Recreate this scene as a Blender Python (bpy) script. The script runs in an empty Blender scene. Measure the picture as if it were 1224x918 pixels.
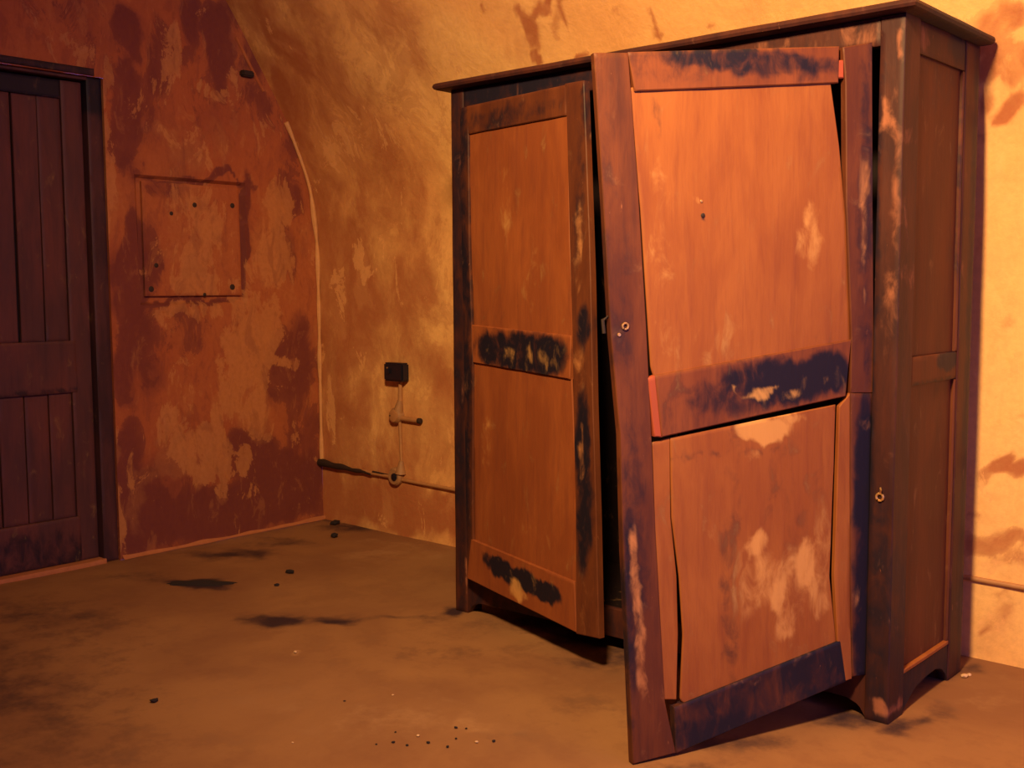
import bpy, bmesh, math, random
import numpy as np
from mathutils import Vector, Matrix, noise

S = bpy.context.scene
# ------------------------------------------------------------------ camera
cam_data = bpy.data.cameras.new('camera'); cam = bpy.data.objects.new('camera', cam_data)
S.collection.objects.link(cam); S.camera = cam
YAW, PITCH, ROLL, FPX = 2.296694, 0.0879194, -0.0052105, 1312.54
F = Vector((math.cos(YAW)*math.cos(PITCH), math.sin(YAW)*math.cos(PITCH), -math.sin(PITCH)))
R = Vector((math.sin(YAW), -math.cos(YAW), 0)); U = R.cross(F)
R2 = R*math.cos(ROLL)+U*math.sin(ROLL); U2 = -R*math.sin(ROLL)+U*math.cos(ROLL)
M = Matrix((R2, U2, -F)).transposed().to_4x4(); M.translation = Vector((4.68247, -3.7235, 1.25))
cam.matrix_world = M
cam_data.sensor_width = 36; cam_data.lens = 36*FPX/1224; cam_data.clip_start = .05
# ------------------------------------------------------------------ world, lamp, exposure
W = bpy.data.worlds.new('world'); S.world = W; W.use_nodes = True
W.node_tree.nodes['Background'].inputs[0].default_value = (.15, .12, .50, 1)
W.node_tree.nodes['Background'].inputs[1].default_value = 3.2  # blue fill added to tint the shadows, entering by the unseen open end
l = bpy.data.lights.new('work_lamp', 'SPOT'); l.energy = 830; l.color = (1, .60, .235)
l.shadow_soft_size = .18; l.spot_size = math.radians(128); l.spot_blend = 1
lo = bpy.data.objects.new('work_lamp', l); lo.location = (3.85, -3.05, 2.95)
lo.rotation_euler = (Vector((3.2, 0, 1.2))-lo.location).to_track_quat('-Z', 'Y').to_euler(); S.collection.objects.link(lo)
S.view_settings.view_transform = 'Standard'; S.view_settings.look = 'None'
S.view_settings.gamma = 1; S.view_settings.use_curve_mapping = False
S.view_settings.exposure = 0.0

# ------------------------------------------------------------------ stains, painted light and shade, and joinery, measured in metres
PARTS_RIGHT = [{'n': 'stile', 'l': [(0.829, 1.844), (0.81, 1.448), (0.798, 1.127), (0.778, 0.867), (0.776, 0.562), (0.767, 0.254), (0.761, 0.001)], 'r': [(0.735, 1.849), (0.715, 1.538), (0.696, 1.14), (0.684, 0.775), (0.68, 0.598), (0.661, 0.154), (0.63, 0.009)], 'd': 0, 't': 0.024, 'm': 'frame', 'dk': [(0.739, 0.603, 0.039, 0.241, 0.5), (0.75, 0.428, 0.03, 0.286, 0.7), (0.783, 1.277, 0.052, 0.129, 0.3), (0.765, 1.062, 0.033, 0.195, 0.4), (0.747, 0.779, 0.029, 0.153, 0.45), (0.801, 1.555, 0.018, 0.149, 0.3), (0.786, 0.169, 0.035, 0.132, 0.5)], 'pl': [(0.742, 0.471, 0.012, 0.154, 0.75), (0.727, 0.271, 0.015, 0.133, 0.7), (0.746, 0.582, 0.01, 0.031, 0.8), (0.674, 0.129, 0.031, 0.078, 0.35)], 'lb': None},
 {'n': 'rail', 'l': [(0.735, 1.851), (0.718, 1.752)], 'r': [(0.12, 1.898), (0.121, 1.8)], 'd': 0.001, 't': 0.022, 'm': 'rail', 'dk': [(0.405, 1.844, 0.327, 0.035, 0.8), (0.622, 1.807, 0.095, 0.03, 0.45), (0.231, 1.826, 0.128, 0.031, 0.4)], 'pl': [], 'lb': None},
 {'n': 'panel', 'l': [(0.732, 1.762), (0.703, 1.45), (0.681, 1.038), (0.672, 1.011)], 'r': [(0.142, 1.81), (0.11, 1.629), (0.085, 1.432), (0.065, 1.13), (0.064, 1.09)], 'd': 0.009, 't': 0.006, 'm': 'panel', 'dk': [(0.658, 1.709, 0.012, 0.03, 0.3), (0.648, 1.645, 0.009, 0.039, 0.3), (0.525, 1.437, 0.007, 0.007, 0.8), (0.223, 1.07, 0.219, 0.046, 0.12)], 'pl': [(0.206, 1.44, 0.024, 0.032, 0.6), (0.187, 1.39, 0.024, 0.077, 0.45), (0.213, 1.367, 0.037, 0.045, 0.3), (0.529, 1.474, 0.01, 0.009, 0.6), (0.652, 1.342, 0.039, 0.262, 0.22), (0.508, 1.077, 0.153, 0.089, 0.12)], 'lb': None},
 {'n': 'rail', 'l': [(0.674, 1.018), (0.658, 0.855)], 'r': [(0.067, 1.099), (0.083, 0.941)], 'd': -0.001, 't': 0.024, 'm': 'rail', 'dk': [(0.289, 0.99, 0.195, 0.06, 1.0), (0.155, 1.011, 0.082, 0.056, 1.2), (0.458, 0.953, 0.13, 0.054, 0.6), (0.585, 0.924, 0.152, 0.089, 0.25), (0.223, 1.001, 0.164, 0.051, 0.9)], 'pl': [(0.438, 0.979, 0.013, 0.011, 0.85), (0.407, 0.955, 0.021, 0.011, 0.7), (0.337, 0.968, 0.034, 0.014, 0.8), (0.373, 0.952, 0.016, 0.011, 0.7), (0.155, 0.994, 0.014, 0.014, 0.5), (0.249, 0.956, 0.021, 0.009, 0.5)], 'lb': None},
 {'n': 'panel_board', 'l': [(0.682, 0.841), (0.68, 0.598), (0.661, 0.154)], 'r': [(0.628, 0.851), (0.629, 0.638), (0.614, 0.48), (0.612, 0.323), (0.62, 0.148)], 'd': 0.009, 't': 0.006, 'm': 'panel', 'dk': [(0.662, 0.773, 0.025, 0.132, 0.1)], 'pl': [], 'lb': 'narrow split board left of the crack'},
 {'n': 'panel_board', 'l': [(0.628, 0.851), (0.627, 0.638), (0.607, 0.48), (0.598, 0.321), (0.61, 0.146), (0.597, 0.135)], 'r': [(0.11, 0.918), (0.112, 0.739), (0.121, 0.43), (0.094, 0.233), (0.088, 0.22)], 'd': 0.007, 't': 0.006, 'm': 'panel', 'dk': [(0.429, 0.736, 0.024, 0.206, 0.34), (0.449, 0.441, 0.037, 0.3, 0.38), (0.408, 0.803, 0.16, 0.007, 0.3), (0.511, 0.798, 0.156, 0.004, 0.3), (0.15, 0.647, 0.034, 0.191, 0.15), (0.274, 0.633, 0.066, 0.187, 0.2)], 'pl': [(0.342, 0.861, 0.075, 0.032, 1.6), (0.315, 0.89, 0.091, 0.023, 0.9), (0.368, 0.789, 0.026, 0.018, 0.4), (0.368, 0.548, 0.032, 0.037, 0.9), (0.328, 0.451, 0.06, 0.07, 0.75), (0.286, 0.388, 0.033, 0.057, 1.0), (0.204, 0.474, 0.031, 0.062, 1.1), (0.245, 0.419, 0.079, 0.095, 0.6), (0.147, 0.456, 0.04, 0.168, 0.5), (0.272, 0.316, 0.039, 0.047, 0.8), (0.409, 0.436, 0.038, 0.116, 0.5), (0.461, 0.579, 0.079, 0.046, 0.15)], 'lb': 'cracked lower panel with pale patches'},  # first two pale ellipses paint a highlight on the panel, the others are stains
 {'n': 'rail', 'l': [(0.633, 0.132), (0.63, 0.007)], 'r': [(0.085, 0.242), (0.062, 0.118)], 'd': 0, 't': 0.024, 'm': 'frame', 'dk': [(0.383, 0.13, 0.438, 0.141, 0.72), (0.157, 0.169, 0.179, 0.097, 0.9), (0.492, 0.054, 0.165, 0.046, 0.9)], 'pl': [(0.383, 0.166, 0.083, 0.007, 0.3)], 'lb': None},
 {'n': 'stile', 'l': [(0.11, 1.896), (0.1, 1.799), (0.091, 1.473), (0.067, 1.113), (0.066, 0.949)], 'r': [(0.019, 1.914), (0.005, 1.461), (-0.011, 1.018), (-0.013, 0.946)], 'd': 0.0, 't': 0.024, 'm': 'frame', 'dk': [(0.026, 1.461, 0.027, 0.348, 0.55), (0.03, 1.802, 0.024, 0.136, 0.5), (0.006, 1.112, 0.022, 0.142, 0.5)], 'pl': [(0.035, 1.483, 0.011, 0.138, 0.5), (0.026, 1.253, 0.008, 0.093, 0.5)], 'lb': None},
 {'n': 'stile', 'l': [(0.066, 0.949), (0.059, 0.64), (0.053, 0.399), (0.041, 0.13)], 'r': [(-0.013, 0.946), (-0.019, 0.731), (-0.027, 0.39), (-0.029, 0.127)], 'd': 0.0, 't': 0.024, 'm': 'frame', 'dk': [(0.004, 0.636, 0.044, 0.317, 1.1), (-0.006, 0.294, 0.042, 0.224, 1.0)], 'pl': [(0.01, 0.852, 0.009, 0.048, 0.3)], 'lb': None},
 {'n': 'bead', 'l': [(0.101, 0.913), (0.104, 0.739), (0.109, 0.429), (0.094, 0.238), (0.068, 0.119)], 'r': [(0.066, 0.949), (0.059, 0.64), (0.053, 0.399), (0.041, 0.123)], 'd': 0.002, 't': 0.014, 'm': 'panel', 'dk': [], 'pl': [], 'lb': 'thin orange bead along the hanging stile'},
 {'n': 'bead', 'l': [(0.696, 1.012), (0.68, 0.858)], 'r': [(0.674, 1.018), (0.658, 0.855)], 'd': -0.002, 't': 0.02, 'm': 'red', 'dk': [], 'pl': [], 'lb': 'short red painted bead beside the middle rail'},
 {'n': 'tenon', 'l': [(0.13, 1.86), (0.129, 1.813)], 'r': [(0.104, 1.863), (0.103, 1.814)], 'd': 0.004, 't': 0.015, 'm': 'red', 'dk': [], 'pl': [], 'lb': 'exposed red painted tenon'}]
PARTS_LEFT = [{'n': 'stile', 'l': [(0.019, 1.907), (0.029, 1.074), (0.039, 0.568), (0.045, 0.15)], 'r': [(0.071, 1.906), (0.076, 1.384), (0.093, 0.952), (0.087, 0.3), (0.109, 0.148)], 'd': 0, 't': 0.022, 'm': 'frame', 'dk': [(0.018, 1.073, 0.066, 0.965, 0.8)], 'pl': [(0.005, 0.947, 0.011, 0.191, 0.4)], 'lb': None},
 {'n': 'rail', 'l': [(0.061, 1.908), (0.07, 1.807)], 'r': [(0.613, 1.906), (0.612, 1.807)], 'd': 0.0, 't': 0.022, 'm': 'frame', 'dk': [(0.24, 1.844, 0.159, 0.041, 0.55), (0.426, 1.849, 0.173, 0.028, 0.45)], 'pl': [(0.47, 1.871, 0.086, 0.011, 0.3)], 'lb': None},
 {'n': 'panel', 'l': [(0.065, 1.826), (0.076, 1.384), (0.089, 1.091)], 'r': [(0.616, 1.822), (0.635, 1.4), (0.665, 1.088)], 'd': 0.008, 't': 0.006, 'm': 'dull', 'dk': [(0.241, 1.14, 0.195, 0.09, 0.1)], 'pl': [(0.28, 1.525, 0.029, 0.206, 0.25), (0.434, 1.288, 0.046, 0.144, 0.15)], 'lb': None},
 {'n': 'rail', 'l': [(0.084, 1.113), (0.094, 0.973)], 'r': [(0.66, 1.091), (0.656, 0.947)], 'd': 0.0, 't': 0.022, 'm': 'dull', 'dk': [(0.381, 1.026, 0.238, 0.07, 1.0), (0.508, 1.02, 0.125, 0.071, 0.95), (0.241, 1.038, 0.12, 0.057, 1.0), (0.19, 1.024, 0.062, 0.049, 0.9)], 'pl': [(0.508, 1.003, 0.063, 0.023, 0.36), (0.438, 1.023, 0.092, 0.017, 0.3), (0.302, 1.023, 0.069, 0.018, 0.28)], 'lb': 'middle rail with a charred patch'},
 {'n': 'panel', 'l': [(0.088, 0.982), (0.087, 0.3), (0.104, 0.284)], 'r': [(0.656, 0.955), (0.7, 0.494), (0.712, 0.266)], 'd': 0.008, 't': 0.006, 'm': 'dull', 'dk': [(0.673, 0.651, 0.035, 0.251, 0.1)], 'pl': [(0.173, 0.679, 0.032, 0.093, 0.45), (0.448, 0.386, 0.188, 0.089, 0.12)], 'lb': None},
 {'n': 'rail', 'l': [(0.076, 0.308), (0.045, 0.15)], 'r': [(0.703, 0.281), (0.722, 0.114)], 'd': -0.001, 't': 0.022, 'm': 'dull', 'dk': [(0.27, 0.236, 0.084, 0.037, 1.25), (0.401, 0.221, 0.118, 0.036, 1.25), (0.539, 0.21, 0.093, 0.032, 1.25), (0.188, 0.25, 0.033, 0.025, 0.7)], 'pl': [(0.375, 0.191, 0.036, 0.027, 1.1), (0.401, 0.167, 0.035, 0.024, 1.0), (0.36, 0.17, 0.026, 0.021, 0.8)], 'lb': 'bottom rail with a burnt smear and pale spot'},
 {'n': 'stile', 'l': [(0.605, 1.91), (0.616, 1.809), (0.643, 1.4), (0.665, 1.094), (0.7, 0.494), (0.717, 0.11)], 'r': [(0.698, 1.907), (0.73, 1.525), (0.75, 1.284), (0.777, 0.863), (0.806, 0.511), (0.834, 0.124)], 'd': 0, 't': 0.024, 'm': 'frame', 'dk': [(0.727, 0.741, 0.038, 0.165, 1.0), (0.748, 0.496, 0.042, 0.165, 0.9), (0.69, 1.501, 0.024, 0.243, 0.5), (0.722, 1.123, 0.033, 0.081, 0.8), (0.712, 1.844, 0.032, 0.106, 0.6)], 'pl': [(0.727, 0.714, 0.013, 0.11, 0.6), (0.694, 1.366, 0.016, 0.162, 0.5), (0.776, 0.197, 0.042, 0.138, 0.3), (0.706, 0.986, 0.033, 0.082, 0.4)], 'lb': None}]
END_DARK = [(-0.454, 1.48, 0.02, 0.327, 1.5), (-0.724, 1.178, 0.265, 0.016, 1.3), (-0.703, 1.778, 0.289, 0.016, 1.1), (-0.71, 0.199, 0.848, 0.293, 0.5), (-0.818, 2.368, 0.628, 0.467, 0.4), (-1.083, 2.105, 0.058, 0.225, 0.8), (-1.09, 1.917, 0.067, 0.151, 0.8), (-0.905, 2.355, 0.07, 0.191, 0.8), (-1.071, 2.403, 0.083, 0.112, 0.9), (-0.724, 2.499, 0.064, 0.156, 0.9), (-0.578, 2.445, 0.067, 0.24, 1.0), (-0.753, 2.32, 0.092, 0.039, 0.7), (-0.393, 2.474, 0.091, 0.205, 0.8), (-0.439, 2.596, 0.1, 0.081, 0.9), (-1.062, 1.349, 0.068, 0.27, 1.1), (-1.087, 1.463, 0.033, 0.115, 0.5), (-1.117, 1.234, 0.084, 0.153, 0.7), (-1.061, 1.04, 0.129, 0.136, 0.7), (-1.13, 0.888, 0.059, 0.193, 0.7), (-1.003, 0.88, 0.087, 0.118, 0.5), (-0.183, 0.832, 0.154, 0.221, 0.8), (-0.219, 1.443, 0.075, 0.173, 0.7), (-0.184, 1.745, 0.086, 0.112, 0.6), (-0.352, 2.193, 0.082, 0.083, 0.6), (-0.179, 1.917, 0.086, 0.128, 0.5), (-0.457, 0.421, 0.155, 0.112, 0.9), (-0.254, 0.219, 0.278, 0.178, 1.2), (-0.615, 0.142, 0.578, 0.127, 1.3), (-1.073, 0.174, 0.131, 0.159, 1.2), (-1.128, 0.42, 0.085, 0.196, 0.8), (-0.135, 0.563, 0.134, 0.268, 0.7), (-0.821, 1.031, 0.139, 0.096, 0.5), (-0.661, 0.234, 0.3, 0.084, 0.8), (-0.928, 0.556, 0.072, 0.056, 0.4)]  # first three paint shade into the hatch groove, the rest is maroon staining
END_PALE = [(-0.442, 0.89, 0.133, 0.17, 0.9), (-0.425, 0.632, 0.093, 0.155, 0.95), (-0.547, 0.728, 0.11, 0.126, 0.7), (-0.592, 0.856, 0.068, 0.167, 0.6), (-0.235, 0.862, 0.086, 0.035, 0.7), (-0.772, 0.457, 0.161, 0.107, 0.85), (-0.926, 0.596, 0.081, 0.12, 0.6), (-0.809, 0.727, 0.046, 0.065, 0.5), (-0.627, 0.524, 0.039, 0.252, 0.7), (-0.751, 0.372, 0.192, 0.05, 0.5), (-0.65, 0.275, 0.039, 0.084, 0.6), (-0.509, 0.371, 0.04, 0.068, 0.6), (-0.298, 1.441, 0.127, 0.214, 0.8), (-0.385, 1.101, 0.156, 0.171, 0.7), (-0.265, 1.655, 0.106, 0.128, 0.7), (-0.862, 2.361, 0.062, 0.193, 0.7), (-0.923, 2.466, 0.043, 0.114, 0.5), (-0.642, 2.198, 0.124, 0.04, 0.4), (-0.499, 2.216, 0.049, 0.122, 0.4), (-0.876, 1.975, 0.053, 0.054, 0.45), (-0.909, 1.663, 0.044, 0.039, 0.4), (-0.506, 2.012, 0.2, 0.082, 0.3), (-0.698, 1.914, 0.19, 0.08, 0.35), (-0.771, 1.13, 0.188, 0.048, 0.5), (-0.164, 0.521, 0.033, 0.134, 0.4), (-1.214, 0.236, 0.033, 0.312, 1.0), (-1.184, 1.797, 0.032, 0.449, 0.6), (-0.032, 1.314, 0.056, 0.445, 0.3), (-1.424, 2.31, 0.23, 0.071, 0.3), (-0.85, 0.831, 0.091, 0.121, 0.35), (-1.107, 0.417, 0.025, 0.063, 0.5)]
WALL_DARK = [(3.492, 0.083, 0.027, 0.017, 0.5), (3.574, 0.171, 0.026, 0.033, 0.5), (3.527, 0.246, 0.037, 0.014, 0.5), (3.438, 1.36, 0.016, 0.022, 0.35), (3.536, 1.143, 0.02, 0.027, 0.35), (3.467, 0.867, 0.013, 0.017, 0.4), (3.56, 0.819, 0.015, 0.014, 0.4), (1.258, 2.204, 0.094, 0.061, 0.3), (1.523, 2.235, 0.061, 0.058, 0.3), (1.147, 2.348, 0.095, 0.059, 0.3), (0.464, 1.31, 0.479, 1.118, 0.6), (0.121, 0.872, 0.459, 1.136, 0.75), (0.576, 0.678, 0.471, 0.515, 0.65), (0.371, 0.139, 0.941, 0.178, 0.7), (0.221, 2.144, 0.466, 0.918, 0.6), (0.867, 2.183, 0.352, 0.507, 0.45), (0.277, 1.483, 0.117, 0.172, 0.8), (0.249, 1.697, 0.091, 0.126, 0.7), (0.3, 1.225, 0.104, 0.216, 0.6), (0.134, 1.313, 0.055, 0.264, 0.5), (0.327, 1.01, 0.091, 0.261, 0.6), (0.524, 1.183, 0.087, 0.253, 0.45), (0.519, 0.93, 0.185, 0.085, 0.6), (0.763, 0.938, 0.14, 0.066, 0.4), (0.19, 0.874, 0.161, 0.222, 0.7), (0.111, 0.558, 0.097, 0.272, 0.6), (0.316, 0.574, 0.157, 0.221, 0.6), (0.443, 0.41, 0.251, 0.131, 0.5), (0.787, 0.609, 0.117, 0.083, 0.3), (0.098, 0.104, 0.273, 0.156, 1.1), (0.564, 0.12, 0.363, 0.13, 1.1), (0.926, 0.148, 0.225, 0.125, 0.9), (0.303, 2.394, 0.105, 0.133, 0.8), (0.064, 2.237, 0.088, 0.107, 0.9), (0.212, 2.513, 0.094, 0.129, 0.8), (0.095, 1.957, 0.091, 0.12, 0.8), (0.109, 1.79, 0.079, 0.126, 0.7), (0.343, 2.093, 0.12, 0.112, 0.35), (0.413, 2.519, 0.144, 0.062, 0.4), (0.496, 1.845, 0.108, 0.241, 0.35), (0.613, 1.596, 0.143, 0.246, 0.3), (1.749, 2.294, 0.029, 0.061, 0.95), (1.719, 2.191, 0.029, 0.034, 0.95), (1.729, 2.338, 0.02, 0.027, 0.8), (1.853, 2.343, 0.117, 0.016, 0.8), (1.926, 2.304, 0.019, 0.043, 0.7), (1.966, 2.194, 0.039, 0.016, 1.1), (1.862, 2.278, 0.024, 0.027, 0.5), (2.159, 2.278, 0.011, 0.016, 0.7), (2.336, 2.259, 0.017, 0.041, 0.8), (2.333, 2.2, 0.024, 0.021, 0.8), (2.542, 2.168, 0.02, 0.01, 0.6), (1.574, 2.4, 0.017, 0.016, 0.7), (3.384, 2.085, 0.05, 0.023, 0.6), (3.443, 2.047, 0.074, 0.047, 1.0), (3.544, 2.06, 0.057, 0.05, 1.0), (3.498, 1.974, 0.063, 0.061, 0.9), (3.554, 1.919, 0.038, 0.072, 0.8), (3.478, 1.88, 0.025, 0.039, 0.7), (3.536, 1.799, 0.034, 0.039, 0.9), (3.442, 1.771, 0.02, 0.025, 0.4), (3.505, 0.66, 0.037, 0.033, 1.1), (3.566, 0.628, 0.041, 0.022, 1.0), (3.461, 0.644, 0.021, 0.028, 0.5), (3.508, 0.398, 0.104, 0.039, 0.75), (3.563, 0.337, 0.062, 0.022, 0.5), (3.516, 0.173, 0.078, 0.085, 0.25), (3.457, 0.503, 0.021, 0.011, 0.3)]  # broad ellipses by the corner paint in the fading light, small ones are stains
WALL_PALE = [(3.477, 0.137, 0.021, 0.028, 0.6), (3.558, 0.083, 0.031, 0.022, 0.5), (3.487, 1.061, 0.036, 0.055, 0.3), (3.501, 1.623, 0.02, 0.079, 0.4), (0.337, 1.354, 0.052, 0.214, 0.5), (0.165, 1.182, 0.054, 0.264, 0.4), (0.402, 1.971, 0.179, 0.076, 0.4), (0.383, 0.622, 0.065, 0.061, 0.4), (0.322, 1.735, 0.039, 0.058, 0.5), (0.079, 0.646, 0.035, 0.272, 0.5), (0.742, 2.091, 0.109, 0.217, 0.3), (3.511, 0.328, 0.052, 0.017, 0.6), (3.543, 0.136, 0.078, 0.056, 0.4)]
FLOOR_DARK = [(3.194, -1.121, 0.157, 0.136, 0.039, -0.068, 0.5), (3.533, -0.551, 0.056, 0.048, 0.033, -0.087, 0.4), (3.483, -0.125, 0.029, 0.025, 0.016, -0.047, 0.6), (2.482, -0.88, 0.085, 0.073, 0.05, -0.064, 0.5), (2.025, -0.792, 0.07, 0.06, 0.053, -0.058, 0.4), (3.176, -1.348, 0.132, 0.114, 0.027, -0.042, 0.4), (0.634, -1.179, 0.071, 0.061, 0.058, -0.037, 1.5), (0.535, -1.21, 0.039, 0.033, 0.036, -0.022, 1.0), (0.715, -1.162, 0.054, 0.046, 0.056, -0.037, 1.0), (0.347, -1.299, 0.112, 0.095, 0.075, -0.043, 0.5), (0.307, -0.78, 0.152, 0.129, 0.083, -0.056, 0.8), (0.292, -0.478, 0.127, 0.108, 0.087, -0.065, 0.6), (1.323, -1.287, 0.087, 0.074, 0.059, -0.044, 1.1), (1.301, -1.347, 0.043, 0.037, 0.051, -0.036, 0.6), (1.475, -1.129, 0.097, 0.083, 0.033, -0.027, 0.8), (1.636, -0.977, 0.169, 0.145, 0.023, -0.021, 0.55), (1.756, -0.761, 0.034, 0.03, 0.046, -0.047, 1.3), (1.758, -0.715, 0.05, 0.042, 0.046, -0.048, 0.7), (0.314, -0.011, 0.168, 0.142, 0.076, -0.065, 0.7), (0.082, 0.01, 0.049, 0.041, 0.066, -0.054, 0.5), (2.086, -0.674, 0.189, 0.162, 0.077, -0.091, 0.5), (2.348, -0.706, 0.113, 0.097, 0.066, -0.086, 0.8), (2.532, -0.782, 0.064, 0.055, 0.068, -0.093, 0.7), (3.456, -0.2, 0.037, 0.032, 0.025, -0.069, 0.8), (3.433, -0.386, 0.059, 0.051, 0.027, -0.07, 0.4), (3.485, -0.739, 0.043, 0.037, 0.024, -0.057, 0.8), (3.356, -0.786, 0.091, 0.079, 0.032, -0.068, 0.7), (3.525, -0.657, 0.022, 0.019, 0.019, -0.048, 0.6), (0.65, -1.836, 0.219, 0.188, 0.29, -0.14, 0.45), (1.221, -2.274, 0.383, 0.33, 0.805, -0.351, 0.42), (1.746, -2.411, 0.35, 0.303, 0.299, -0.139, 0.25), (2.751, -1.226, 0.112, 0.097, 0.112, -0.144, 0.25), (2.082, -1.112, 0.262, 0.225, 0.117, -0.118, 0.25), (2.632, -1.569, 0.106, 0.092, 0.031, -0.033, 0.3), (3.694, -0.535, 0.09, 0.078, 0.039, -0.12, 0.15), (3.591, -0.011, 0.021, 0.018, 0.005, -0.017, 0.5)]  # wide ellipses at lower left paint the lamp's falloff, others are stains and grime
FLOOR_PALE = [(0.887, -0.243, 0.303, 0.257, 0.208, -0.192, 0.3), (2.366, -1.642, 0.221, 0.191, 0.131, -0.119, 0.3), (1.999, -1.875, 0.226, 0.195, 0.154, -0.108, 0.2), (2.574, -1.542, 0.072, 0.062, 0.041, -0.042, 0.5), (3.599, -0.317, 0.077, 0.067, 0.045, -0.137, 0.3), (3.209, -0.727, 0.057, 0.049, 0.036, -0.073, 0.5), (1.666, -1.47, 0.007, 0.006, 0.014, -0.011, 1.0)]

# ------------------------------------------------------------------ materials
def mat(name):
    m = bpy.data.materials.new(name); m.use_nodes = True
    nt = m.node_tree; b = nt.nodes['Principled BSDF']
    return m, nt, b
def N(nt, t, **kw):
    n = nt.nodes.new(t)
    for k, v in kw.items(): setattr(n, k, v)
    return n
def noise_tex(nt, scale, detail=6, rough=.6, stretch=(1, 1, 1), dist=0., off=0.):
    tc = N(nt, 'ShaderNodeTexCoord'); mp = N(nt, 'ShaderNodeMapping')
    mp.inputs['Scale'].default_value = stretch; mp.inputs['Location'].default_value = (off, off*1.7, off*.6)
    nt.links.new(tc.outputs['Object'], mp.inputs[0])
    n = N(nt, 'ShaderNodeTexNoise'); n.inputs['Scale'].default_value = scale; n.inputs['Detail'].default_value = detail
    n.inputs['Roughness'].default_value = rough; n.inputs['Distortion'].default_value = dist
    nt.links.new(mp.outputs[0], n.inputs['Vector'])
    return n.outputs[0]
def math_(nt, op, a, b=None, c=None):
    n = N(nt, 'ShaderNodeMath', operation=op)
    for i, v in enumerate((a, b, c)):
        if v is None: continue
        if hasattr(v, 'is_linked'): nt.links.new(v, n.inputs[i])
        else: n.inputs[i].default_value = v
    return n.outputs[0]
def step(nt, v, lo, hi):
    n = N(nt, 'ShaderNodeMapRange', interpolation_type='SMOOTHSTEP')
    n.inputs[1].default_value = lo; n.inputs[2].default_value = hi
    nt.links.new(v, n.inputs[0]); return n.outputs[0]
def mix(nt, f, a, b):
    n = N(nt, 'ShaderNodeMix', data_type='RGBA')
    if hasattr(f, 'is_linked'): nt.links.new(f, n.inputs[0])
    else: n.inputs[0].default_value = f
    for i, v in ((6, a), (7, b)):
        if hasattr(v, 'is_linked'): nt.links.new(v, n.inputs[i])
        else: n.inputs[i].default_value = (*v, 1)
    return n.outputs[2]
def attr(nt, name):
    n = N(nt, 'ShaderNodeAttribute', attribute_name=name); return n.outputs['Fac']
def bump(nt, b, h, strength, dist):
    n = N(nt, 'ShaderNodeBump'); n.inputs['Strength'].default_value = strength; n.inputs['Distance'].default_value = dist
    nt.links.new(h, n.inputs['Height']); nt.links.new(n.outputs[0], b.inputs['Normal'])
def masked(nt, a, nz, amp, lo=.42, hi=.58):
    """stain or painted shade amount plus ragged noise, cut to a fairly crisp edge"""
    return step(nt, math_(nt, 'ADD', a, math_(nt, 'MULTIPLY', math_(nt, 'SUBTRACT', nz, .5), amp)), lo, hi)

def plaster(name, base, base2, dark, pale, pale_k, amp=3.4, mott=.3, sk=.75, hk=.55):
    m, nt, b = mat(name)
    n1 = noise_tex(nt, 3.2, 9, .62, (1, 1, .7), .35); n2 = noise_tex(nt, 6.5, 11, .74, (1, 1, .55), .6, 3); n5 = noise_tex(nt, 13, 7, .7, (1, 1, .4), .8, 11)
    n3 = noise_tex(nt, 1.1, 4, .5, off=9); n4 = noise_tex(nt, 45, 5, .6, off=5)
    col = mix(nt, step(nt, n3, .38, .62), base, base2)
    dk = attr(nt, 'dark'); pl = attr(nt, 'pale')
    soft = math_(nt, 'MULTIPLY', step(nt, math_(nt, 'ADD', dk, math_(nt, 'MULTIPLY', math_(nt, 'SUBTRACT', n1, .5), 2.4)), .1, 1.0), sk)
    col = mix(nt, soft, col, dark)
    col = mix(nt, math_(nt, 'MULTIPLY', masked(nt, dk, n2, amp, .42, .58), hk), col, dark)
    col = mix(nt, math_(nt, 'MULTIPLY', masked(nt, pl, n2, amp*1.15, .44, .54), pale_k), col, pale)
    lift = mix(nt, math_(nt, 'MULTIPLY', masked(nt, pl, n1, amp, .35, .7), pale_k*.4), col, pale)
    lift = mix(nt, math_(nt, 'MULTIPLY', step(nt, n5, .50, .62), mott), lift, dark)
    lift = mix(nt, math_(nt, 'MULTIPLY', step(nt, n5, .44, .36), mott*.8), lift, pale)
    fine = math_(nt, 'MULTIPLY', step(nt, n4, .3, .75), .22)
    col = mix(nt, fine, lift, tuple(c*.6 for c in base))
    nt.links.new(col, b.inputs['Base Color'])
    b.inputs['Roughness'].default_value = .85; b.inputs['Specular IOR Level'].default_value = .2
    bump(nt, b, math_(nt, 'ADD', n2, math_(nt, 'MULTIPLY', n4, .4)), .35, .012)
    return m
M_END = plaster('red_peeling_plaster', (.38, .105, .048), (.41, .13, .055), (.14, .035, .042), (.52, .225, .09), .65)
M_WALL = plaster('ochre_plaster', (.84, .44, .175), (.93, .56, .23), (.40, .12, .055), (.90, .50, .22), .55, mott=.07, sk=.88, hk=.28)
M_FAR = plaster('low_bounce_plaster', (.20, .10, .07), (.26, .14, .09), (.10, .05, .04), (.30, .18, .12), .6)  # unseen ceiling and far wall, coloured dark to cut bounced light
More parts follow.
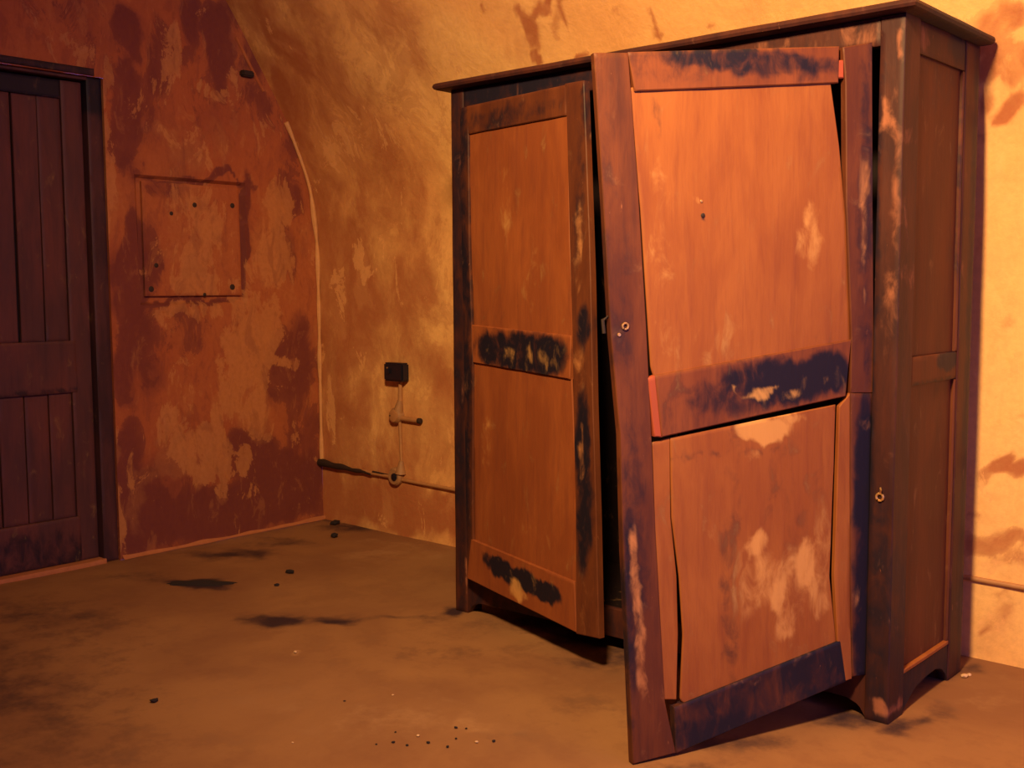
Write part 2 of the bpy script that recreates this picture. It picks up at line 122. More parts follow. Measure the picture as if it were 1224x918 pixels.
def floor_mat():
    m, nt, b = mat('concrete_floor')
    n1 = noise_tex(nt, 1.3, 6, .6, dist=.4); n2 = noise_tex(nt, 7, 9, .7, off=4); n3 = noise_tex(nt, 90, 4, .7, off=7)
    col = mix(nt, step(nt, n1, .35, .65), (.23, .108, .057), (.30, .152, .073))
    col = mix(nt, math_(nt, 'MULTIPLY', step(nt, n2, .45, .72), .55), col, (.17, .07, .04))
    dk = attr(nt, 'dark'); pl = attr(nt, 'pale')
    col = mix(nt, math_(nt, 'MULTIPLY', step(nt, math_(nt, 'ADD', pl, math_(nt, 'MULTIPLY', math_(nt, 'SUBTRACT', n2, .5), 2.4)), .1, 1), .55), col, (.52, .31, .16))
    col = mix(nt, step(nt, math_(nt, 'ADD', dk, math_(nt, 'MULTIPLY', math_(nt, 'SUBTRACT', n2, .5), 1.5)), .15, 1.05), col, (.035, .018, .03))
    col = mix(nt, step(nt, n3, .68, .74), col, (.14, .06, .035))
    nt.links.new(col, b.inputs['Base Color']); b.inputs['Roughness'].default_value = .7
    b.inputs['Specular IOR Level'].default_value = .3
    bump(nt, b, math_(nt, 'ADD', n2, math_(nt, 'MULTIPLY', n3, .25)), .25, .01)
    return m
M_FLOOR = floor_mat()
def wood(name, base, base2, grain_dark, dark=(.011, .009, .022), pale=(.66, .36, .13), chips=0., rough=.55, amp=1.9):
    m, nt, b = mat(name)
    g = noise_tex(nt, 10, 6, .6, (3.2, 3.2, .35), .3); g2 = noise_tex(nt, 5, 5, .6, (1.5, 1.5, .5), .4, 6)
    g3 = noise_tex(nt, 60, 4, .6, (2, 2, .12), 0, 3); n = noise_tex(nt, 17, 8, .62, (1, 1, .55), .5, 2)
    col = mix(nt, step(nt, g2, .35, .68), base, base2)
    col = mix(nt, math_(nt, 'MULTIPLY', step(nt, g, .45, .75), .38), col, grain_dark)
    col = mix(nt, math_(nt, 'MULTIPLY', step(nt, g3, .5, .75), .22), col, grain_dark)
    dk = attr(nt, 'dark'); pl = attr(nt, 'pale')
    col = mix(nt, step(nt, math_(nt, 'ADD', dk, math_(nt, 'MULTIPLY', math_(nt, 'SUBTRACT', n, .5), amp)), .12, .95), col, dark)
    if chips:
        col = mix(nt, math_(nt, 'MULTIPLY', step(nt, noise_tex(nt, 34, 7, .7, (1, 1, .35), .3, 8), .66, .72), chips), col, (.50, .20, .10))
    col = mix(nt, math_(nt, 'MULTIPLY', step(nt, math_(nt, 'ADD', pl, math_(nt, 'MULTIPLY', math_(nt, 'SUBTRACT', n, .5), amp*1.3)), .2, 1.15), .75), col, pale)
    nt.links.new(col, b.inputs['Base Color']); b.inputs['Roughness'].default_value = rough
    b.inputs['Specular IOR Level'].default_value = .25
    bump(nt, b, math_(nt, 'ADD', g, math_(nt, 'MULTIPLY', n, .6)), .3, .004)
    return m
WM = dict(
    panel=wood('orange_panel_wood', (.265, .082, .024), (.325, .112, .031), (.17, .043, .022)),
    dull=wood('red_brown_panel_wood', (.23, .064, .024), (.30, .09, .030), (.15, .04, .026)),
    rail=wood('mid_brown_rail_wood', (.16, .045, .020), (.215, .065, .026), (.05, .018, .02)),
    frame=wood('brown_frame_wood', (.095, .027, .015), (.15, .045, .019), (.03, .013, .018), pale=(.62, .27, .11), chips=.45),
    post=wood('blackened_frame_wood', (.04, .013, .015), (.08, .023, .017), (.014, .008, .016), pale=(.42, .16, .09), chips=.35),
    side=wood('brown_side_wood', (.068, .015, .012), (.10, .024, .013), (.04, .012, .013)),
    red=wood('red_painted_wood', (.38, .075, .04), (.33, .08, .04), (.35, .07, .05)),
    inside=wood('shade_black_inner_wood', (.012, .007, .010), (.015, .008, .01), (.01, .005, .006)),  # near black, painting in the shade of the closed-off inside
    roomdoor=wood('dark_door_wood', (.085, .034, .040), (.13, .042, .042), (.04, .02, .032)),
    roomframe=wood('black_door_frame_wood', (.045, .02, .03), (.09, .032, .038), (.02, .012, .025)))
def plain(name, col, rough=.6, metal=0.):
    m, nt, b = mat(name)
    n = noise_tex(nt, 30, 5)
    nt.links.new(mix(nt, n, col, tuple(c*.6 for c in col)), b.inputs['Base Color'])
    b.inputs['Roughness'].default_value = rough; b.inputs['Metallic'].default_value = metal
    return m
M_BLACK = plain('black_bakelite', (.012, .012, .03), .4); M_CONDUIT = plain('painted_conduit', (.52, .25, .11), .6)
M_BOX = plain('grey_painted_iron', (.44, .23, .115), .6); M_IRON = plain('rusty_iron', (.03, .015, .015), .7)
M_BRASS = plain('worn_brass', (.85, .50, .2), .35, .6); M_CRUMB = plain('plaster_crumb', (.75, .5, .32), .9)
M_SOOT = plain('sooty_grit', (.018, .011, .018), .95); M_LIP = plain('bare_plaster_edge', (.80, .42, .19), .9); M_BEAD = plain('lime_mortar', (.52, .19, .085), .9)

# ------------------------------------------------------------------ mesh helpers
def link(o, parent=None):
    S.collection.objects.link(o)
    if parent: o.parent = parent
    return o
def tag(o, label=None, cat=None, group=None, kind=None):
    for k, v in (('label', label), ('category', cat), ('group', group), ('kind', kind)):
        if v: o[k] = v
    return o
def to_obj(name, V, Fs, m, parent=None, dark=None, pale=None, smooth=True):
    me = bpy.data.meshes.new(name); me.from_pydata(V, [], Fs)
    bm = bmesh.new(); bm.from_mesh(me); bmesh.ops.recalc_face_normals(bm, faces=bm.faces); bm.to_mesh(me); bm.free()
    for nm, vals in (('dark', dark), ('pale', pale)):
        a = me.attributes.new(nm, 'FLOAT', 'POINT')
        a.data.foreach_set('value', np.zeros(len(V)) if vals is None else np.asarray(vals, float))
    me.materials.append(m)
    if smooth: me.shade_smooth(); me.set_sharp_from_angle(angle=math.radians(40))
    return link(bpy.data.objects.new(name, me), parent)
def stain(u, v, blobs, warp=.012, f=22):
    """stains and painted light alike: largest of a list of soft ellipses (u, v, radius u, radius v, strength)"""
    u = np.asarray(u, float); v = np.asarray(v, float); r = np.zeros_like(u)
    if not len(blobs): return r
    w = [noise.noise_vector(Vector((a*f, b*f*.6, 3)))+.6*noise.noise_vector(Vector((a*f*2.6, b*f*1.6, 8))) for a, b in zip(u, v)]
    w = np.array([(q[0], q[1]) for q in w]); u = u+w[:, 0]*warp; v = v+w[:, 1]*warp*1.5
    for bu, bv, ru, rv, a in blobs:
        d = ((u-bu)/max(ru, .003))**2+((v-bv)/max(rv, .003))**2
        r = np.maximum(r, a*np.clip(1.35-d*.75, 0, 1))
    return r
def resample(poly, ts):
    P = np.array(poly, float); d = np.r_[0, np.cumsum(np.hypot(*np.diff(P, axis=0).T))]; d /= d[-1]
    return np.c_[np.interp(ts, d, P[:, 0]), np.interp(ts, d, P[:, 1])]
def slab_data(left, right, pos, d0, th, dk=(), pl=(), cell=.016, bow=None, seed=0):
    """a board between two edge lines given in its plane, with rounded arrises and slightly uneven face"""
    L0 = np.array(left); R0 = np.array(right)
    length = max(np.hypot(*np.diff(L0, axis=0).T).sum(), np.hypot(*np.diff(R0, axis=0).T).sum())
    width = np.hypot(*(R0[0]-L0[0])); width = max(width, np.hypot(*(R0[-1]-L0[-1])))
    n = max(2, int(length/cell)); k = max(2, int(width/cell))
    et, es = min(.2, .003/length), min(.2, .003/width)
    ts = np.unique(np.r_[0, et, np.linspace(0, 1, n+1)[1:-1], 1-et, 1]); ss = np.unique(np.r_[0, es, np.linspace(0, 1, k+1)[1:-1], 1-es, 1])
    A = resample(left, ts); B = resample(right, ts)
    V = []; du = []; dv = []
    nr, nc = len(ts), len(ss)
    for i in range(nr):
        for j in range(nc):
            q = A[i]*(1-ss[j])+B[i]*ss[j]
            edge = i in (0, nr-1) or j in (0, nc-1)
            d = d0+(.0025 if edge else .0)+noise.noise(Vector((q[0]*9+seed, q[1]*5, seed)))*.0012
            if bow: d += bow(ss[j], ts[i])
            V.append(pos(q[0], q[1], d)); du.append(q[0]); dv.append(q[1])
    base = len(V)
    for i in range(nr):
        for P in (A[i], B[i]): V.append(pos(P[0], P[1], d0+th)); du.append(P[0]); dv.append(P[1])
    Fs = [(i*nc+j, i*nc+j+1, (i+1)*nc+j+1, (i+1)*nc+j) for i in range(nr-1) for j in range(nc-1)]
    for i in range(nr-1):
        a, b2 = base+2*i, base+2*i+1; c, d2 = base+2*(i+1), base+2*(i+1)+1
        Fs += [(a, b2, d2, c), (i*nc, (i+1)*nc, c, a), (i*nc+nc-1, b2, d2, (i+1)*nc+nc-1)]
    Fs.append(tuple([base]+[j for j in range(nc)]+[base+1]))
    Fs.append(tuple([base+2*(nr-1)]+[(nr-1)*nc+j for j in range(nc)]+[base+2*(nr-1)+1]))
    return V, Fs, stain(du, dv, dk), stain(du, dv, pl)
def join_data(items):
    V, Fs, D, P = [], [], [], []
    for v, f, d, p in items:
        o = len(V); V += v; Fs += [tuple(i+o for i in q) for q in f]; D += list(d); P += list(p)
    return V, Fs, D, P
def slab(name, m, parent, *a, **k):
    V, Fs, d, p = slab_data(*a, **k); return to_obj(name, V, Fs, m, parent, d, p)
def rect(u0, v0, u1, v1): return [(u0, v1), (u0, v0)], [(u1, v1), (u1, v0)]
def box(name, m, parent, lo, hi, bev=.003):
    bm = bmesh.new(); bmesh.ops.create_cube(bm, size=1)
    for v in bm.verts: v.co = Vector([lo[i]+(v.co[i]+.5)*(hi[i]-lo[i]) for i in range(3)])
    if bev: bmesh.ops.bevel(bm, geom=bm.edges[:], offset=bev, segments=2, affect='EDGES')
    me = bpy.data.meshes.new(name); bm.to_mesh(me); bm.free()
    for nm in ('dark', 'pale'): me.attributes.new(nm, 'FLOAT', 'POINT')
    me.materials.append(m); return link(bpy.data.objects.new(name, me), parent)
def tube(name, m, parent, pts, rad, seg=12):
    V = []; Fs = []; P = [Vector(p) for p in pts]; n = len(P)
    rad = rad if isinstance(rad, (list, tuple)) else [rad]*n
    for i, p in enumerate(P):
        t = (P[min(i+1, n-1)]-P[max(i-1, 0)]).normalized()
        a = t.orthogonal().normalized(); b = t.cross(a)
        for k in range(seg):
            th = 2*math.pi*k/seg; V.append(tuple(p+(a*math.cos(th)+b*math.sin(th))*rad[i]))
    for i in range(n-1):
        for k in range(seg):
            Fs.append((i*seg+k, i*seg+(k+1) % seg, (i+1)*seg+(k+1) % seg, (i+1)*seg+k))
    Fs += [tuple(range(seg)), tuple((n-1)*seg+k for k in range(seg))]
    return to_obj(name, V, Fs, m, parent)
def disc(name, m, parent, c, axis, r, h, seg=24, dome=0.):
    c = Vector(c); ax = Vector(axis)
    return tube(name, m, parent, [c, c+ax*h*.75, c+ax*h], [r, r, r*.82], seg)

# ------------------------------------------------------------------ the room shell
PROF = [(0, 0), (1.3, 0), (1.5, .003), (1.754, .037), (1.9, .092), (2.087, .174), (2.244, .274), (2.433, .394), (2.651, .533), (3.0, .80), (3.3, 1.20), (3.46, 1.75), (3.5, 2.4)]
PZ = [a for a, b in PROF]; PY = [b for a, b in PROF]
def wall_off(z):
    return float(sum(np.interp(z+d, PZ, PY) for d in (-.06, -.03, 0, .03, .06))/5)
def lump(x, y, z, k=1.): return k*(noise.noise(Vector((x*1.7, y*1.7, z*1.7)))*.012+noise.noise(Vector((x*7, y*7, z*7)))*.0035)
# long wall with the vault springing out of it
def grid_obj(name, rows, cols, f, m, darkf=None, palef=None):
    V = [f(a, b) for a in rows for b in cols]; nc = len(cols)
    Fs = [(i*nc+j, i*nc+j+1, (i+1)*nc+j+1, (i+1)*nc+j) for i in range(len(rows)-1) for j in range(nc-1)]
    A = np.repeat(rows, nc); B = np.tile(cols, len(rows))
    return to_obj(name, V, Fs, m, None, darkf(A, B) if darkf else None, palef(A, B) if palef else None)
zs = [-.03]+list(np.arange(0, 2.9, .018))+list(np.linspace(2.9, 3.44, 20)); xs = list(np.arange(-.0, 4.3, .018))+list(np.linspace(4.35, 8, 20))
def wall_pt(z, x):
    o = wall_off(z); k = min(1, x/.15)
    return (x, -o+lump(x, 3, z, k)*(1 if z > .03 else 0), z)
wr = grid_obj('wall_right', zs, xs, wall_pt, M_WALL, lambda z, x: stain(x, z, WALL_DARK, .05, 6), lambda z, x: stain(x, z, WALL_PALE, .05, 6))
tag(wr, kind='structure')
def arch_pt(t, x):
    y = -1.62+(-3.18+1.62)*t
    z = 3.42+.08*(1-((y+2.4)/.78)**2)
    return (x, y, z)
tag(grid_obj('ceiling', list(np.linspace(0, 1, 12)), list(np.linspace(0, 8, 20)), arch_pt, M_FAR), kind='structure')
tag(grid_obj('wall_left', list(np.linspace(0, 3.44, 60)), list(np.linspace(0, 8, 30)), lambda z, x: (x, -4.8+wall_off(z), z), M_FAR), kind='structure')
# end wall with the door opening
HY0, HY1, HZ0, HZ1 = -1.045, -.458, 1.187, 1.772
DY1, DY0, DZ = -1.192, -2.20, 2.188
Vw, Fw, Aw, Bw = [], [], [], []
def patch(zr, cf, ncol):
    base = len(Vw)
    for z in zr:
        a, b = cf(z)
        for j in range(ncol+1):
            y = a+(b-a)*j/ncol
            x = lump(5, y, z)*min(1, abs(y-DY1)/.05 if z < DZ else 1)
            if HY0 < y < HY1 and HZ0 < z < HZ1: x = -.022
            Vw.append((x, y, z)); Aw.append(y); Bw.append(z)
    for i in range(len(zr)-1):
        for j in range(ncol): Fw.append((base+i*(ncol+1)+j, base+i*(ncol+1)+j+1, base+(i+1)*(ncol+1)+j+1, base+(i+1)*(ncol+1)+j))
zl = list(np.linspace(0, DZ, 150)); zu = list(np.linspace(DZ, 3.48, 84))
patch(zl, lambda z: (DY1, -wall_off(z)+.03), 84)
patch(zl, lambda z: (-4.8+wall_off(z)-.03, DY0), 30)
patch(zu, lambda z: (-4.8+wall_off(z)-.03, -wall_off(z)+.03), 240)
b0 = len(Vw)
for yy in (DY1, DY0):
    for z in (-.03, DZ):
        for x in (.004, -.3): Vw.append((x, yy, z)); Aw.append(yy); Bw.append(z)
Fw += [(b0, b0+1, b0+3, b0+2), (b0+4, b0+5, b0+7, b0+6), (b0+2, b0+3, b0+7, b0+6), (b0+1, b0+3, b0+7, b0+5)]
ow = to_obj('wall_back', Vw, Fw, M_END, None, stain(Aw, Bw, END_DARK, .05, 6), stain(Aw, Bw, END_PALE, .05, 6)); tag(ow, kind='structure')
# floor
def floor_stain_shade(X, Y, blobs):
    r = np.zeros(len(X))
    w = np.array([tuple(noise.noise_vector(Vector((p*7, q*7, 5)))+.6*noise.noise_vector(Vector((p*18, q*18, 5))))[:2] for p, q in zip(X, Y)]); X = X+w[:, 0]*.04; Y = Y+w[:, 1]*.04
    for cx, cy, ax, ay, bx, by, a in blobs:
        det = ax*by-ay*bx
        if abs(det) < 1e-9: continue
        s = ((X-cx)*by-(Y-cy)*bx)/det; t = (ax*(Y-cy)-ay*(X-cx))/det
        r = np.maximum(r, a*1.15*np.exp(-(s*s+t*t)*.8))
    return r
fy = list(np.linspace(-4.85, -2.6, 16))+list(np.arange(-2.58, .06, .016)); fx = list(np.arange(-.2, 4.2, .016))+list(np.linspace(4.25, 8, 18))
fl = grid_obj('floor', fy, fx, lambda y, x: (x, y, noise.noise(Vector((x*2.5, y*2.5, 0)))*.003-.0015 if not (-.8 < y < -.1 and 1.7 < x < 3.5) else 0), M_FLOOR,
              lambda y, x: floor_stain_shade(x, y, FLOOR_DARK), lambda y, x: floor_stain_shade(x, y, FLOOR_PALE)); tag(fl, kind='structure')
# plaster lip where the vault lining meets the end wall, and mortar fillet at its foot
random.seed(4)
lip = [(.012, -wall_off(z)-.012+.006*noise.noise(Vector((z*3, 0, 1))), z) for z in np.arange(.33, 2.13, .03)]
tag(tube('trim_1', M_LIP, None, lip, [.013*(.55+.55*abs(noise.noise(Vector((p[2]*4, 7, 1)))*1.6)) for p in lip], 8), kind='structure')
lip = [(.004, -wall_off(z)+.05+.01*noise.noise(Vector((z*4, 0, 1))), z) for z in np.arange(2.24, 2.5, .03)]
tag(tube('trim_2', M_END, None, [(x+.004, y-.11, z) for x, y, z in lip], .008, 8), kind='structure')
def fillet_pt(t, s):
    y = -1.18+1.18*t; w = .022+.012*noise.noise(Vector((y*6, 0, 2))); 
    return (w*s, y, (w*.8)*(1-s)**1.4+.001)
V = [fillet_pt(i/60, j/4) for i in range(61) for j in range(5)]
Fs = [(i*5+j, i*5+j+1, (i+1)*5+j+1, (i+1)*5+j) for i in range(60) for j in range(4)]
tag(to_obj('trim_3', V, Fs, M_BEAD), kind='structure')

# ------------------------------------------------------------------ plank door in the end wall
DX = -.05
def dpos(u, v, d): return (DX-d, u, v)
door = to_obj('door_1', *join_data([slab_data(*rect(-1.362, .02, -1.268, 2.165), dpos, 0, .035, [(-1.31, 2.1, .1, .12, .8), (-1.31, .1, .1, .14, .6)], seed=1),
                             slab_data(*rect(-2.13, .02, -2.035, 2.165), dpos, 0, .035, seed=2)])[:2], WM['roomdoor'])
tag(door, kind='structure')
slab('rail', WM['roomdoor'], door, *rect(-2.035, 2.085, -1.362, 2.165), dpos, .001, .033, [(-1.7, 2.13, .5, .06, 1.2)])  # dark band paints the shade under the lintel
slab('rail', WM['roomdoor'], door, *rect(-2.035, .79, -1.340, 1.022), dpos, -.004, .037, [(-1.5, .8, .3, .01, .5)])
slab('rail', WM['roomdoor'], door, *rect(-2.035, .02, -1.350, .225), dpos, -.004, .037, [(-1.6, .08, .4, .1, .6)])
edges = [-1.362, -1.469, -1.577, -1.69, -1.80, -1.91, -2.035]
for zz in ((1.022, 2.085), (.225, .79)):
    for i in range(6):
        g = .014 if (i == 2 and zz[0] > 1) else .004
        a = edges[i+1]+.002; b = edges[i]-(g if i == 3 or (i == 2) else .003)
        lean = .012 if (i in (1, 2) and zz[0] > 1) else 0
        slab('plank', WM['roomdoor'], door, [(a, zz[1]), (a, zz[0])], [(b+lean*.4, zz[1]), (b, zz[0])], dpos, .009+.003*(i % 2), .016, seed=i*3+zz[0])
box('backing_board', WM['inside'], door, (-.11, -2.1, .02), (-.085, -1.28, 2.16))
V, Fs, d_, p_ = join_data([slab_data(*rect(-1.262, 0, -1.190, 2.186), lambda u, v, d: (-.012-d, u, v), 0, .12, [(-1.23, 2.12, .1, .1, 1.)], seed=5),  # jamb top darkened in colour for the lintel's shade
                           slab_data(*rect(-2.198, 0, -2.135, 2.186), lambda u, v, d: (-.012-d, u, v), 0, .12, seed=6),
                           slab_data(*rect(-2.135, 2.172, -1.258, 2.186), lambda u, v, d: (-.012-d, u, v), 0, .12, seed=7)])
to_obj('door_frame', V, Fs, WM['roomframe'], door, d_, p_)
slab('threshold', M_BEAD, door, *rect(-2.135, -.02, -1.258, .018), lambda u, v, d: (.004-d, u, v), 0, .12)
slab('lintel_board', WM['roomframe'], door, *rect(-2.26, 2.192, -1.235, 2.222), lambda u, v, d: (.014-d, u, v), 0, .013, [(-1.6, 2.2, .5, .1, .6)])

# ------------------------------------------------------------------ board hatch on the end wall
hb = slab('wall_hatch', M_END, None, *rect(HY0+.03, HZ0+.03, HY1-.028, HZ1-.024), lambda u, v, d: (-.002-d, u, v), 0, .018,
          [(-.99, 1.4, .06, .16, .7), (-.75, 1.33, .08, .04, .4), (-.9, 1.72, .1, .05, .5), (-.93, 1.36, .015, .03, .8), (-.58, 1.33, .03, .12, .3)],
          [(-.75, 1.5, .2, .25, .42), (-.7, 1.27, .2, .06, .6), (-.6, 1.55, .08, .2, .35)])
tag(hb, 'square wooden board set flush in the red plaster wall', 'hatch')
for (y, z, r) in ((-.74, 1.652, .012), (-.527, 1.66, .013), (-.867, 1.606, .01), (-.955, 1.361, .011), (-.985, 1.25, .014), (-.54, 1.258, .015), (-.699, 1.222, .009)):
    disc('nail_head', M_IRON, hb, (-.004, y, z), (1, 0, 0), r, .004, 10)
st = box('iron_peg', M_IRON, None, (-.01, -.468, 2.295), (.035, -.40, 2.325), .006)
tag(st, 'short dark iron peg in the end wall, high up by the curved corner', 'peg')

# ------------------------------------------------------------------ electrical run on the long wall
sb = box('switch_box', M_BLACK, None, (.562, -.052, .787), (.70, .0, .879), .008)
tag(sb, 'black square switch box on the ochre wall', 'switch')
box('switch_lever', M_BLACK, sb, (.60, -.062, .825), (.615, -.05, .85), .002)
disc('screw', M_BRASS, sb, (.592, -.052, .853), (0, -1, 0), .004, .002, 8)
def jbox(x, z, r, label, dark=False):
    b = disc('junction_box', M_BOX, None, (x, .004, z), (0, -1, 0), r, .038); tag(b, label, 'junction box')
    disc('cover', M_BLACK if dark else M_CONDUIT, b, (x+(.008 if dark else 0), -.033, z), (0, -1, 0), r*(.42 if dark else .78), .008)
    if not dark:
        disc('screw', M_IRON, b, (x-.02, -.04, z), (0, -1, 0), .004, .003, 8)
    return b
j1 = jbox(.615, .612, .040, 'round junction box halfway up the vertical conduit')
j2 = jbox(.605, .302, .046, 'open round junction box with a dark middle on the low horizontal conduit', True)
tube('spout', M_BOX, j2, [(.64, -.014, .32), (.645, -.014, .385)], [.030, .010])
tube('spout', M_BOX, j1, [(.628, -.014, .63), (.642, -.014, .69)], [.026, .013])
o = tube('conduit', M_CONDUIT, None, [(.644, -.012, .79), (.64, -.012, .645)], [.010, .013]); tag(o, 'short conduit between the black switch box and the round box below', 'conduit')
o = tube('conduit', M_CONDUIT, None, [(.634, -.010, .58), (.642, -.010, .38)], .0085); tag(o, 'long upright conduit between the two round junction boxes', 'conduit')
o = tube('conduit', M_CONDUIT, None, [(.65, -.012, .600), (.775, -.012, .597)], .013); tag(o, 'stub of conduit pointing right from the upper junction box', 'conduit')
disc('open_end', M_IRON, o, (.77, -.012, .597), (1, 0, 0), .014, .02, 12)
o = tube('conduit', M_CONDUIT, None, [(.645, -.010, .288), (1.1, -.010, .281), (2.2, -.010, .277), (3.2, -.010, .274), (4.2, -.010, .262), (7.9, -.010, .25)], .009); tag(o, 'thin conduit running low along the ochre wall behind the wardrobe', 'conduit')
o = tube('conduit', M_CONDUIT, None, [(.0, -.016, .308), (.2, -.014, .302), (.57, -.012, .296)], .011); tag(o, 'low conduit from the room corner to the open junction box', 'conduit')
pts = [(-.0+.02*i, -.018, .312-.0008*i+.002*math.sin(i*.8)) for i in range(22)]
tube('torn_sleeve', M_IRON, o, pts, [max(.008, .021-.0007*i+.0015*math.sin(i*.9)) for i in range(22)], 10)
tube('torn_sleeve', M_IRON, o, [(.43, -.016, .306), (.55, -.014, .300)], .007, 8)

# ------------------------------------------------------------------ wardrobe
wd = bpy.data.objects.new('wardrobe', None); link(wd)
wd.location = (2.603, -.456, 0); bpy.context.view_layer.update()
tag(wd, 'tall battered brown wooden wardrobe with two crooked panelled doors', 'wardrobe')
OFF = Vector(wd.location)
def adopt(o):
    """put geometry written in room coordinates under the wardrobe"""
    o.location = -OFF; return o
X0, X1, YF, YB, H = 1.741, 3.466, -.746, -.166, 1.983
def fpos(u, v, d): return (u, YF+d, v)
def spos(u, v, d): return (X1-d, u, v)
def w_slab(*a, **k): return adopt(slab(*a, **k))
w_slab('post', WM['post'], wd, *rect(X1-.07, 0, X1, H), fpos, 0, .105, [(3.40, 1.0, .012, .9, .7), (3.43, .3, .05, .35, .6), (3.46, 1.2, .012, .8, .2)],
       [(3.412, 1.72, .012, .05, .9), (3.42, 1.69, .02, .03, .7), (3.45, 1.5, .012, .4, .45), (3.44, 1.3, .02, .25, .25), (3.455, 1.9, .008, .06, .8), (3.44, .05, .025, .03, .9), (3.455, .25, .006, .2, .3), (3.43, 1.0, .01, .2, .2)])
w_slab('post', WM['post'], wd, *rect(X0, 0, X0+.064, H), fpos, 0, .08, [(1.77, 1.0, .03, 1.2, .55)], [(1.79, .9, .005, .1, .35), (1.8, .16, .006, .08, .8), (1.775, 1.5, .006, .2, .2)])
w_slab('post', WM['post'], wd, *rect(YB-.115, 0, YB, H), spos, 0, .07, [(-.19, 1, .03, 1.2, .7)], [(-.26, 1.5, .01, .3, .3)])
w_slab('post', WM['post'], wd, *rect(X0, 0, X0+.07, H), lambda u, v, d: (u, YB-.115+d, v), 0, .115)
# front: frieze above the doors, shaped apron below
w_slab('frieze', WM['post'], wd, *rect(X0+.064, 1.905, X1-.07, H), fpos, .002, .03, [(2.0, 1.96, .3, .05, 1.0), (2.3, 1.95, .4, .02, .8)], [(3.2, 1.94, .3, .03, .45), (2.9, 1.93, .4, .02, .4)])  # dark ellipses on the left deepen the cornice's shadow in colour
ap_b = [(X0+.064, .0), (X0+.085, .032), (X0+.12, .046), (X0+.3, .05), (X1-.3, .05), (X1-.13, .048), (X1-.09, .034), (X1-.07, .0)]
w_slab('apron', WM['post'], wd, [(X0+.064, .15), (X1-.07, .15)], ap_b, fpos, .006, .022, [(2.1, .09, .5, .08, .5)])
# right side
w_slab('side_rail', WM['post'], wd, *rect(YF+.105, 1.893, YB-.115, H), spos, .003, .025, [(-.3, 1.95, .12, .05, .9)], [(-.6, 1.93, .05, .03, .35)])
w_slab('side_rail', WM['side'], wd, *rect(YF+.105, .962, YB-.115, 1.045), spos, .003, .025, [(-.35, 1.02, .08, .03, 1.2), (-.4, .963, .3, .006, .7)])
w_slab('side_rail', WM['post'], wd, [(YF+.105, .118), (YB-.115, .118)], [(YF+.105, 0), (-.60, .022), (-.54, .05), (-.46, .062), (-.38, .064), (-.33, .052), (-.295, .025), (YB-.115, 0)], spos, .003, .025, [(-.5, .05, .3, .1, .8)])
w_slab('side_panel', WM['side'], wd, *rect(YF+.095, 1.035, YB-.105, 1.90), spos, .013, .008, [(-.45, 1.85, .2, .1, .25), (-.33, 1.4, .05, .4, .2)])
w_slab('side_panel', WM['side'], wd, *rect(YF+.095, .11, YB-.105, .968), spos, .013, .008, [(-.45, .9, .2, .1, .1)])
for z0, z1 in ((1.047, 1.891), (.125, .96)):
    w_slab('bead', WM['frame'], wd, *rect(YB-.129, z0, YB-.117, z1), spos, .002, .012, [(-.29, 1.6, .02, .35, .5)])
o = w_slab('bead', WM['panel'], wd, *rect(YF+.107, .119, YB-.117, .133), spos, .0, .014, [(-.6, .12, .05, .02, .1)])
o['label'] = 'orange bead along the foot of the side panel'
# left side, back, bottom, inner shelf-less carcass
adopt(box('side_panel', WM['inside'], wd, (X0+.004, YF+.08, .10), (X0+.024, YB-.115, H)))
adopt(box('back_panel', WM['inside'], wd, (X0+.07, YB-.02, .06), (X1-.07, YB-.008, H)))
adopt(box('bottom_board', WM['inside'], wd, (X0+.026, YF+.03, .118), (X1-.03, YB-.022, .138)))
# cornice board with rounded nose
def cornice():
    x0, x1, y0, y1, z0 = X0-.052, X1+.045, YF-.046, YB+.0, H
    prof = [(0.014, 0), (.004, .004), (0, .012), (.003, .021), (.010, .026)]
    V = []; ring = []
    for ins, h in prof:
        cs = [(x0+ins, y0+ins), (x1-ins, y0+ins), (x1-ins, y1), (x0+ins, y1)]
        pts = []
        for a in range(4):
            p0, p1 = cs[a], cs[(a+1) % 4]; n = 90 if a in (0, 2) else 30
            for i in range(n): pts.append((p0[0]+(p1[0]-p0[0])*i/n, p0[1]+(p1[1]-p0[1])*i/n))
        ring.append(len(pts))
        for x, y in pts: V.append((x, y, z0+h+.0012*noise.noise(Vector((x*6, y*6, h*40)))))
    n = ring[0]; Fs = []
    for r in range(len(prof)-1):
        for i in range(n): Fs.append((r*n+i, r*n+(i+1) % n, (r+1)*n+(i+1) % n, (r+1)*n+i))
    Fs += [tuple(range(n)), tuple((len(prof)-1)*n+i for i in range(n))]
    u = [v[0] for v in V]; w = [v[1] for v in V]
    return adopt(to_obj('cornice', V, Fs, WM['post'], wd, np.maximum(stain(u, w, [(X1, -.45, .12, .24, 1.1)]), .1)))
cornice()
# keyhole ring and pale specks on the corner post
def ring(name, m, parent, c, ax1, ax2, r, w):
    pts = [Vector(c)+Vector(ax1)*r*math.cos(2*math.pi*i/16)+Vector(ax2)*r*math.sin(2*math.pi*i/16) for i in range(17)]
    return tube(name, m, parent, pts, w, 6)
adopt(ring('catch_ring', M_BRASS, wd, (3.428, YF-.004, .655), (1, 0, 0), (0, 0, 1), .010, .0035))
adopt(tube('catch_pin', M_BRASS, wd, [(3.428, YF, .680), (3.434, YF-.012, .676), (3.43, YF-.006, .668)], .003, 6))

